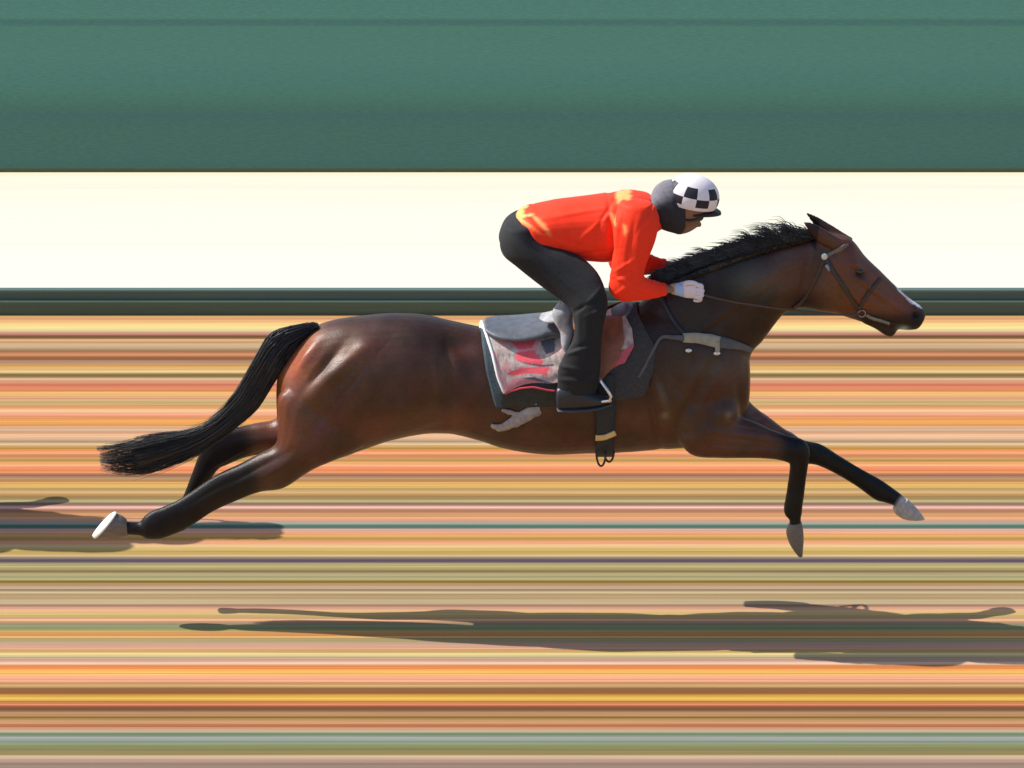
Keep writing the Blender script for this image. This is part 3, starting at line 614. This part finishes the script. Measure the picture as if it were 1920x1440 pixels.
# bridle
M_dull = mat('dull_steel', (.25,.26,.24), rough=.45, metal=.6, vary=.3, scale=60)
M_brl = mat('dark_brown_leather', (.045,.028,.02), rough=.5, vary=.25, scale=40)
br = empty('bridle', P(1590,540,0), 'dark bridle with a white rosette on the galloping horse\'s reddish head', 'bridle')
for s in (-1, 1):
    mesh_obj('cheek_strap', *surf_band([(1546,480),(1562,508),(1580,535),(1598,562),(1610,580)], 6, .004, .005, yg=-.09, n=40, side=s, widths=[8,8,8,7,6,6]), M_brl, br)
    mesh_obj('browband', *surf_band([(1547,482),(1562,473),(1578,464),(1589,458)], 7, .005, .006, yg=-.09, n=24, side=s), mat('grey_browband', (.16,.14,.12), rough=.6), br)
    mesh_obj('noseband', *surf_band([(1651,522),(1640,535),(1624,556),(1610,580)], 6, .004, .005, yg=-.07, n=24, side=s), M_brl, br)
    mesh_obj('throat_latch', *surf_band([(1547,484),(1536,508),(1524,535),(1506,562),(1486,578)], 5, .005, .004, yg=-.08, n=30, side=s), M_brl, br)
    h = near_hit(1546, 480, -.09); c0 = Vector(h[0])+Vector(h[1])*.012
    V, F = tube([c0, c0+Vector((0,-.010,.001)), c0+Vector((0,-.013,.001))], [.017,.017,.010], 18); g = (V, F) if s < 0 else mirror((V, F)); mesh_obj('rosette', *g, mat('white_rosette', (.62,.66,.60), rough=.5, vary=.03), br)
    h = near_hit(1550, 496, -.09); c0 = Vector(h[0])+Vector(h[1])*.010
    V, F = tube([c0, c0+Vector((.008,-.008,-.012)), c0+Vector((.014,-.009,-.03))], [.010,.010,.007], 12); g = (V, F) if s < 0 else mirror((V, F)); mesh_obj('cheek_buckle', *g, mat('blue_grey_enamel', (.22,.27,.32), rough=.5, vary=.03), br)
    cR = P(1616, 588, -.085*1); pts = [cR+Vector((.019*math.cos(q), 0, .019*math.sin(q))) for q in np.linspace(0, 2*math.pi, 20)]
    g = tube(pts, .004, 8); g = g if s < 0 else mirror(g); mesh_obj('bit_ring', *g, M_dull, br)
    g = surf_band([(1624,590),(1636,596),(1650,600),(1668,606)], 5, .003, .004, yg=-.06, n=16, side=s); mesh_obj('bit', *g, M_dull, br)
    pts = [P(x, y, Y) for x, y, Y in ((1612,590,-.095),(1570,590,-.115),(1520,585,-.13),(1470,580,-.135),(1420,573,-.14),(1370,565,-.15),(1330,556,-.165),(1306,548,-.170),(1285,546,-.170))]
    g = tube(catmull([tuple(p) for p in pts], 5), .0055, 6); g = g if s < 0 else mirror(g); mesh_obj('rein', *g, M_tan if False else mat('brown_rein', (.09,.055,.035), rough=.6), br)

# ------------------------------------------------------------------ the rider
GR2 = 'crouching riders'
rider = empty('person', P(1080,600,0), 'rider crouching in a bright red jacket, black trousers and black and white checked helmet', 'person')
M_skin = mat('skin', (.26,.13,.075), rough=.55, vary=.08, scale=30)
def arm(inf=0.0):
    i = inf
    return [(1164-i*.5,384-i*.3,1228+i,386,.075,-.13),(1157-i,412,1236+i,412,.075,-.16),(1152-i,445,1229+i,448,.068,-.185),(1148-i,480,1216+i,482,.06,-.205),(1146-i,512,1208+i,506,.056,-.22),
            (1142-i,543,1207+i,519,.055,-.225),(1162,563+i,1212,522-i,.053,-.225),(1192,563+i,1220,525-i,.048,-.215),(1226,559+i,1230,528-i,.041,-.195),(1250,553+i,1249,532-i,.032,-.178)]
armS = arm(); armB = [(a+(b_ if 0 else 0), b_, c_, d_, w_*.8, Y_) for (a,b_,c_,d_,w_,Y_) in armS]
def far_arm(S):
    dy = np.interp(np.arange(len(S)), [0, 2, 5, 9, 11], [-8, -24, -48, -46, -44]); return [(a, b_+dy[i], c, d+dy[i], w_, -Y_*(.85 if i < 2 else 1)) for i, (a, b_, c, d, w_, Y_) in enumerate(S)]
FD = (-18, -18)
def far_leg(S): return [(a+FD[0]*min(max(i-4,0)/3,1)+(4 if i < 5 else 0), b_+FD[1]*min(i/3,1), c+FD[0]*min(i/3,1), d+FD[1]*min(i/3,1), w_, -Y_) for i, (a, b_, c, d, w_, Y_) in enumerate(S)]
FARV = np.array(P(1000+FD[0], 700+FD[1], .334))-np.array(P(1000, 700, -.334))
def far_shift(g): return np.asarray([tuple(v) for v in g[0]])*np.array([1,-1,1])+np.array([FARV[0],0,FARV[2]]), [tuple(reversed(f)) for f in g[1]]
def shrink(S, k): return [((a+c)/2+(a-c)/2*k, (b_+d)/2+(b_-d)/2*k, (a+c)/2-(a-c)/2*k, (b_+d)/2-(b_-d)/2*k, w_*k, Y_) for a,b_,c,d,w_,Y_ in S]
torsoS = [(957,406,985,470,.13,0),(985,387,1012,470,.165,0),(1012,380,1034,478,.17,0),(1045,373,1064,482,.165,0),(1100,367,1100,488,.165,0),(1150,361,1146,489,.175,0),(1190,358,1192,470,.175,0),(1218,364,1222,444,.14,0),(1232,384,1236,432,.09,0)]
legS = [(944,424,1005,420,.10,-.075),(937,446,1020,440,.115,-.09),(941,474,1040,455,.12,-.11),(966,497,1066,468,.105,-.14),(1004,528,1100,490,.09,-.18),(1044,558,1122,513,.08,-.225),
        (1066,574,1134,540,.072,-.265),(1073,590,1140,570,.065,-.29),(1077,615,1133,606,.058,-.305),(1073,640,1128,640,.056,-.315),(1060,662,1127,664,.056,-.322),(1047,690,1126,694,.056,-.328),(1045,718,1122,720,.052,-.332),(1046,738,1116,740,.045,-.334)]
bootS = [(1045,726,1047,768,.040,-.335),(1062,722,1064,768,.046,-.335),(1084,724,1086,767,.048,-.335),(1106,733,1108,764,.046,-.335),(1128,740,1130,759,.042,-.335),(1144,744,1146,755,.030,-.335)]
headS = [(1222,372,1232,418,.055,0),(1240,352,1256,424,.075,0),(1262,343,1276,433,.085,0),(1285,340,1290,430,.087,0),(1305,346,1300,425,.082,0),(1322,360,1311,418,.065,0),(1330,374,1317,405,.04,0)]
hand_palm = [(1258,533,1260,551,.02,-.158),(1270,531,1272,554,.022,-.158),(1285,528,1287,558,.024,-.16),(1302,530,1304,559,.021,-.165)]
def hand():
    L = [loft(hand_palm, cap0=2, cap1=3, seg=16)]
    for k, (y0, ln, cur) in enumerate(((533,.92,0),(540,1.0,.5),(547,.95,1.),(554,.78,1.5))):
        pts = [P(1300, y0+1, -.165), P(1300+14*ln, y0+2+cur, -.178), P(1300+17*ln, y0+6+cur, -.162), P(1300+10*ln, y0+8+cur, -.150), P(1300+1*ln, y0+7+cur, -.150)]
        L.append(tube(catmull([tuple(p) for p in pts], 4), np.interp(np.linspace(0,1,17), [0,.5,1], [.0115,.0100,.0075]), 8))
    pts = [P(1280,533,-.172), P(1291,530,-.184), P(1302,531,-.184), P(1312,536,-.178)]
    L.append(tube(catmull([tuple(p) for p in pts], 4), np.interp(np.linspace(0,1,13), [0,.6,1], [.0125,.011,.008]), 8))
    return join(L)
HG = hand()
parts = [loft(shrink(torsoS, .86), cap0=6, cap1=4), loft(shrink(headS, .90), cap0=6, cap1=5, seg=24)]
for M_ in (lambda g: g, mirror):
    FA = (lambda S: S) if M_ is not mirror else far_arm; FL = (lambda S: S) if M_ is not mirror else far_leg
    parts += [loft(shrink(FA(armS+[(1262,550,1262,534,.024,-.165)]), .8), cap0=4, cap1=4, seg=16), loft(shrink(FL(legS), .84), cap0=6, cap1=3, seg=18), (far_shift if M_ is mirror else M_)(loft(shrink(bootS, .8), cap0=3, cap1=3, seg=12)), M_((np.array([tuple(v) for v in HG[0]]), HG[1]))]
nose = loft([(1302,404,1298,420,.014,0),(1311,412,1306,424,.013,0),(1316,420,1309,426,.009,0)], cap0=2, cap1=2, seg=12)
chin = loft([(1280,412,1272,440,.05,0),(1296,414,1286,437,.042,0),(1306,416,1297,432,.028,0),(1310,418,1303,428,.018,0)], cap0=3, cap1=3, seg=12)
parts += [nose, chin]
RV, RF = remesh(join(parts), .006, 2)
mesh_obj('body', RV, RF, M_skin, rider)

# jacket: torso and both sleeves in one mesh, with folds
jk = [loft(torsoS, cap0=3, cap1=3, seg=36, n=2.3)]
jk.append(loft(arm(1), cap0=8, cap1=1.5, seg=22)); jk.append(loft(far_arm(arm(1)), cap0=8, cap1=1.5, seg=22))
jk.append(loft([(1212,366,1218,440,.12,0),(1232,372,1238,432,.088,0),(1240,382,1246,426,.075,0)], cap0=2, cap1=2, seg=20))
JV, JF = remesh(join(jk), .007, 2)
Nj = normals(JV, JF); Vm = JV.copy(); Vm[:,1] = -np.abs(Vm[:,1]); jp = topix(Vm); jx, jy = jp[:,0], jp[:,1]
fold = np.zeros(len(JV))
for (x, y, rx, ry, an, a) in [(985,420,60,4,-50,.006),(1000,410,60,4,-38,-.006),(1020,430,55,4,-35,.005),(1060,450,60,4,-18,-.004),(1080,400,70,4,10,.004),(1110,430,50,4,40,.004),(1130,410,45,3.5,60,-.005),
        (1146,440,50,4,95,-.010),(1158,430,40,5,80,.007),(1150,412,24,5,120,.007),(1168,500,26,3.5,30,.005),(1175,512,26,3,24,-.006),(1165,525,22,3,-20,.005),(1185,520,20,3,60,-.005),(1172,540,24,3.5,35,.006),(1200,545,24,3,-30,-.004),(1222,540,16,3,70,.004),
        (1195,470,40,5,85,.004),(1182,460,45,3.5,80,-.004),(1215,400,35,4,60,-.005),(1100,475,50,3,8,-.004),(1035,395,60,4,6,-.003),(1010,455,40,4,-40,.005),(1180,375,22,5,20,.004),(1240,542,3,14,0,-.004)]:
    c, s = math.cos(math.radians(an)), math.sin(math.radians(an)); dx = jx-x; dy = -(jy-y); u = (dx*c+dy*s)/rx; v = (-dx*s+dy*c)/ry; fold += a*np.exp(-(u*u+v*v))
nzj = sum(np.sin(JV@(rng.normal(size=3)*18)+rng.uniform(0,6))/8 for _ in range(8))
nzj2 = sum(np.sin(JV@(rng.normal(size=3)*np.array([30,20,55]))+rng.uniform(0,6))/8 for _ in range(8))*.0018
JV = JV + Nj*(fold*1.3+nzj2*np.clip(np.abs(Nj[:,1])*1.5+.2, 0, 1)+nzj*.0025)[:,None]
jc = np.tile(np.array([1.0,.042,.010]), (len(JV),1))
glint_yel = (1.,.50,.16)  # pale yellow sun glints on the folds, painted into the jacket colour
glint_rays = [[(958,402),(976,410),(962,424)],[(962,400),(984,388),(978,410)],[(976,400),(1002,400),(976,412)],[(976,408),(1012,436),(974,416)],[(970,412),(988,440),(964,420)],[(964,414),(968,434),(958,420)],[(968,404),(974,384),(980,404)]]
glint_star = [(960,402),(972,398),(978,386),(986,396),(998,398),(992,408),(1008,432),(990,418),(984,436),(976,420),(966,428),(968,414),(957,418)]
for r_ in glint_rays: jc[in_poly(jp, r_)] = glint_yel
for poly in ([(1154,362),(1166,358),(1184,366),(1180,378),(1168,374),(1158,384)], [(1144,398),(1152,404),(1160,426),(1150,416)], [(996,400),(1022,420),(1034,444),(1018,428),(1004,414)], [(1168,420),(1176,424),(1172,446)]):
    jc[in_poly(jp, poly)] = np.array(glint_yel)*np.array([1,.8,.8])
jc *= 1; Fq = np.array([f if len(f) == 4 else (*f, f[-1]) for f in JF]); cnt = np.bincount(Fq.ravel(), minlength=len(JV))[:,None]+1e-9
for _ in range(2):
    fc = jc[Fq].mean(1); jc = np.stack([np.bincount(Fq.ravel(), np.repeat(fc[:,k], 4), len(JV)) for k in range(3)], 1)/cnt
M_jack = mat('red_jacket_cloth', attr='tint', rough=.65, vary=.06, scale=25, bump=.12, bscale=120, sheen=.08, spec=.25)
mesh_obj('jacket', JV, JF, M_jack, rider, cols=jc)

# trousers
tr = [loft([(940,424,1000,400,.12,0),(935,448,1015,440,.15,0),(950,480,1030,458,.14,0)], cap0=10, cap1=6, seg=28)]
tr.append(loft(legS, cap0=6, cap1=2, seg=26)); tr.append(loft(far_leg(legS), cap0=6, cap1=2, seg=26))
TV, TF = remesh(join(tr), .007, 2)
TV = bumps(TV, TF, [(1075,660,30,4,20,.006),(1090,650,30,4,15,-.006),(1070,690,30,4,-12,.006),(1095,700,34,4,10,-.005),(1080,715,34,4,-8,.006),(1110,560,30,4,50,.005),(1095,575,30,4,30,-.006),(1120,585,20,4,20,.005),
    (1060,530,60,6,-38,.004),(1020,480,60,5,-35,-.004),(990,470,50,6,-45,.004),(1110,620,5,40,0,-.004),(1085,620,5,30,0,.004)])
mesh_obj('trousers', TV, TF, mat('black_trouser_cloth', (.009,.010,.012), rough=.85, vary=.25, scale=30, bump=.25, bscale=120, sheen=.04), rider)
for M_ in (lambda g: g, mirror):
    bt = join([loft(bootS, cap0=4, cap1=5, seg=20, n=2.4), loft([(1050,700,1108,700,.047,-.334),(1047,732,1104,734,.045,-.335)], cap0=2, cap1=4, seg=20)])
    BV, BF = remesh(bt, .006, 2); mesh_obj('boot', *(far_shift if M_ is mirror else M_)((BV, BF)), mat('black_boot', (.02,.023,.03), rough=.4, vary=.2, bump=.1), rider)
    sl_ = loft([(1046,764,1048,770,.042,-.335),(1085,763,1086,769,.049,-.335),(1120,760,1122,765,.044,-.335),(1144,754,1147,758,.03,-.335)], cap0=3, cap1=3, seg=16, fix=False)
    mesh_obj('boot_sole', *(far_shift if M_ is mirror else M_)(sl_), mat('sole_rubber', (.05,.06,.08), rough=.7), rider)
    gv, gf = remesh(HG, .0035, 1); N_ = normals(gv, gf); gv = gv+N_*.0022
    gp = topix(gv if M_ is not mirror else gv); gc = np.tile(np.array([.74,.68,.74]), (len(gv),1)); gc[gp[:,0] < 1266] = (.50,.36,.24); gc[(gp[:,0] >= 1266) & (gp[:,0] < 1283)] = (.38,.52,.78)
    V2_, F2_ = M_((gv, gf)); mesh_obj('glove', V2_, F2_, mat('glove_cloth', attr='tint', rough=.75, vary=.06, bump=.1), rider, cols=gc)
# hood
hd = remesh(join([loft([(1220,366,1232,426,.082,0),(1226,352,1246,432,.094,0),(1240,340,1262,437,.100,0),(1258,336,1273,440,.100,0),(1270,340,1280,438,.094,0),(1284,348,1284,432,.088,0)], cap0=4, cap1=3, seg=28)]), .007, 2)
HVv = bumps(hd[0], hd[1], [(1240,400,30,4,-50,.004),(1250,410,30,4,-60,-.004),(1255,370,30,4,-50,-.004),(1245,385,26,4,-40,.004),(1268,400,30,4,-70,.003)])
hp = topix(HVv); hc = np.tile(np.array([.028,.028,.034]), (len(HVv),1)); fq = sstep(392, 368, hp[:,1]+.5*(hp[:,0]-1240))[:,None]; hc = hc*(1-fq)+np.array([.17,.165,.19])*fq  # light from upper left painted in: paler upper back, dark below
mesh_obj('hood', HVv, hd[1], mat('hood_fleece', attr='tint', rough=.9, vary=.15, scale=50, bump=.2), rider, cols=hc)
# goggles
gg = remesh(loft([(1280,396,1276,412,.086,0),(1296,394,1292,416,.082,0),(1310,392,1305,416,.068,0),(1321,394,1314,414,.045,0)], cap0=2, cap1=3, seg=24), .005, 2)
mesh_obj('goggles', *gg, mat('dark_lens', (.02,.016,.012), rough=.15, spec=.8, vary=0), rider)
# helmet
hc0 = P(1298, 368, 0); rx, ry, rz = .146, .108, .122; V = []; F = []; MI = []; nu, nv = 144, 66; tilt = math.radians(-12)
def hpnt(lon, lat):
    x = math.cos(lat)*math.sin(lon)*rx; y = -math.cos(lat)*math.cos(lon)*ry; z = math.sin(lat)*rz
    return hc0+Vector((x*math.cos(tilt)-z*math.sin(tilt), y, x*math.sin(tilt)+z*math.cos(tilt)))
for j in range(nv+1):
    lat = math.radians(-20+110*j/nv)
    for i in range(nu): V.append(hpnt(2*math.pi*i/nu, lat))
for j in range(nv):
    for i in range(nu):
        a = j*nu+i; F.append((a, j*nu+(i+1)%nu, a+nu+0 if False else (j+1)*nu+(i+1)%nu, a+nu))
        lo = (math.degrees(2*math.pi*(i+.5)/nu)+23) % 360; la = -20+110*(j+.5)/nv
        cell = int(lo//30); r_ = 0 if la > 10 else 1
        k = 0
        if 12 < la < 40: k = 1 if cell % 2 == 0 else 0
        elif -10 < la <= 12: k = 1 if cell % 2 == 1 else 0
        MI.append(k)
F.append(tuple(reversed(range(nu)))); MI.append(0)
mh = mesh_obj('helmet', V, F, [mat('white_helmet_cloth', (.86,.78,.80), rough=.6, vary=.05, scale=30, bump=.1), mat('black_check', (.012,.011,.02), rough=.6, vary=.1)], rider, mi=MI)
pk = loft([(1300,392,1300,399,.085,0),(1322,392,1322,401,.075,0),(1340,393,1341,402,.055,0),(1349,396,1350,402,.03,0)], cap0=1, cap1=3, seg=24, n=2.6, fix=False)
mesh_obj('peak', *pk, mat('black_peak', (.015,.016,.018), rough=.5), rider)

# ------------------------------------------------------------------ the horse and rider following out of the picture (their shadow reaches in)
off = Vector((-1800/SC, 205/(SC*math.sin(TH)), 0))
rel = {'racehorse': 'second bay racehorse following to the left beyond the picture edge', 'person': 'second crouching rider following on the horse to the left',
       'saddle_pad': 'under pad on the second horse to the left', 'saddle_cloth': 'saddle cloth on the second horse to the left', 'saddle': 'saddle on the second horse to the left',
       'breastplate': 'breastplate on the second horse to the left', 'bridle': 'bridle on the second horse to the left'}
groups = {'racehorse': 'galloping racehorses', 'person': 'crouching riders', 'saddle_pad': 'saddle pads', 'saddle_cloth': 'saddle cloths', 'saddle': 'exercise saddles', 'breastplate': 'breastplates', 'bridle': 'bridles'}
for r in (horse, rider, pad, cloth, saddle, bp, br):
    r['group'] = groups[r.name]
    c = r.copy(); COL.objects.link(c); c.location = r.location+off; c['label'] = rel[r.name]
    for ch in list(r.children):
        d = ch.copy(); COL.objects.link(d); d.parent = c; d.matrix_parent_inverse = ch.matrix_parent_inverse.copy()
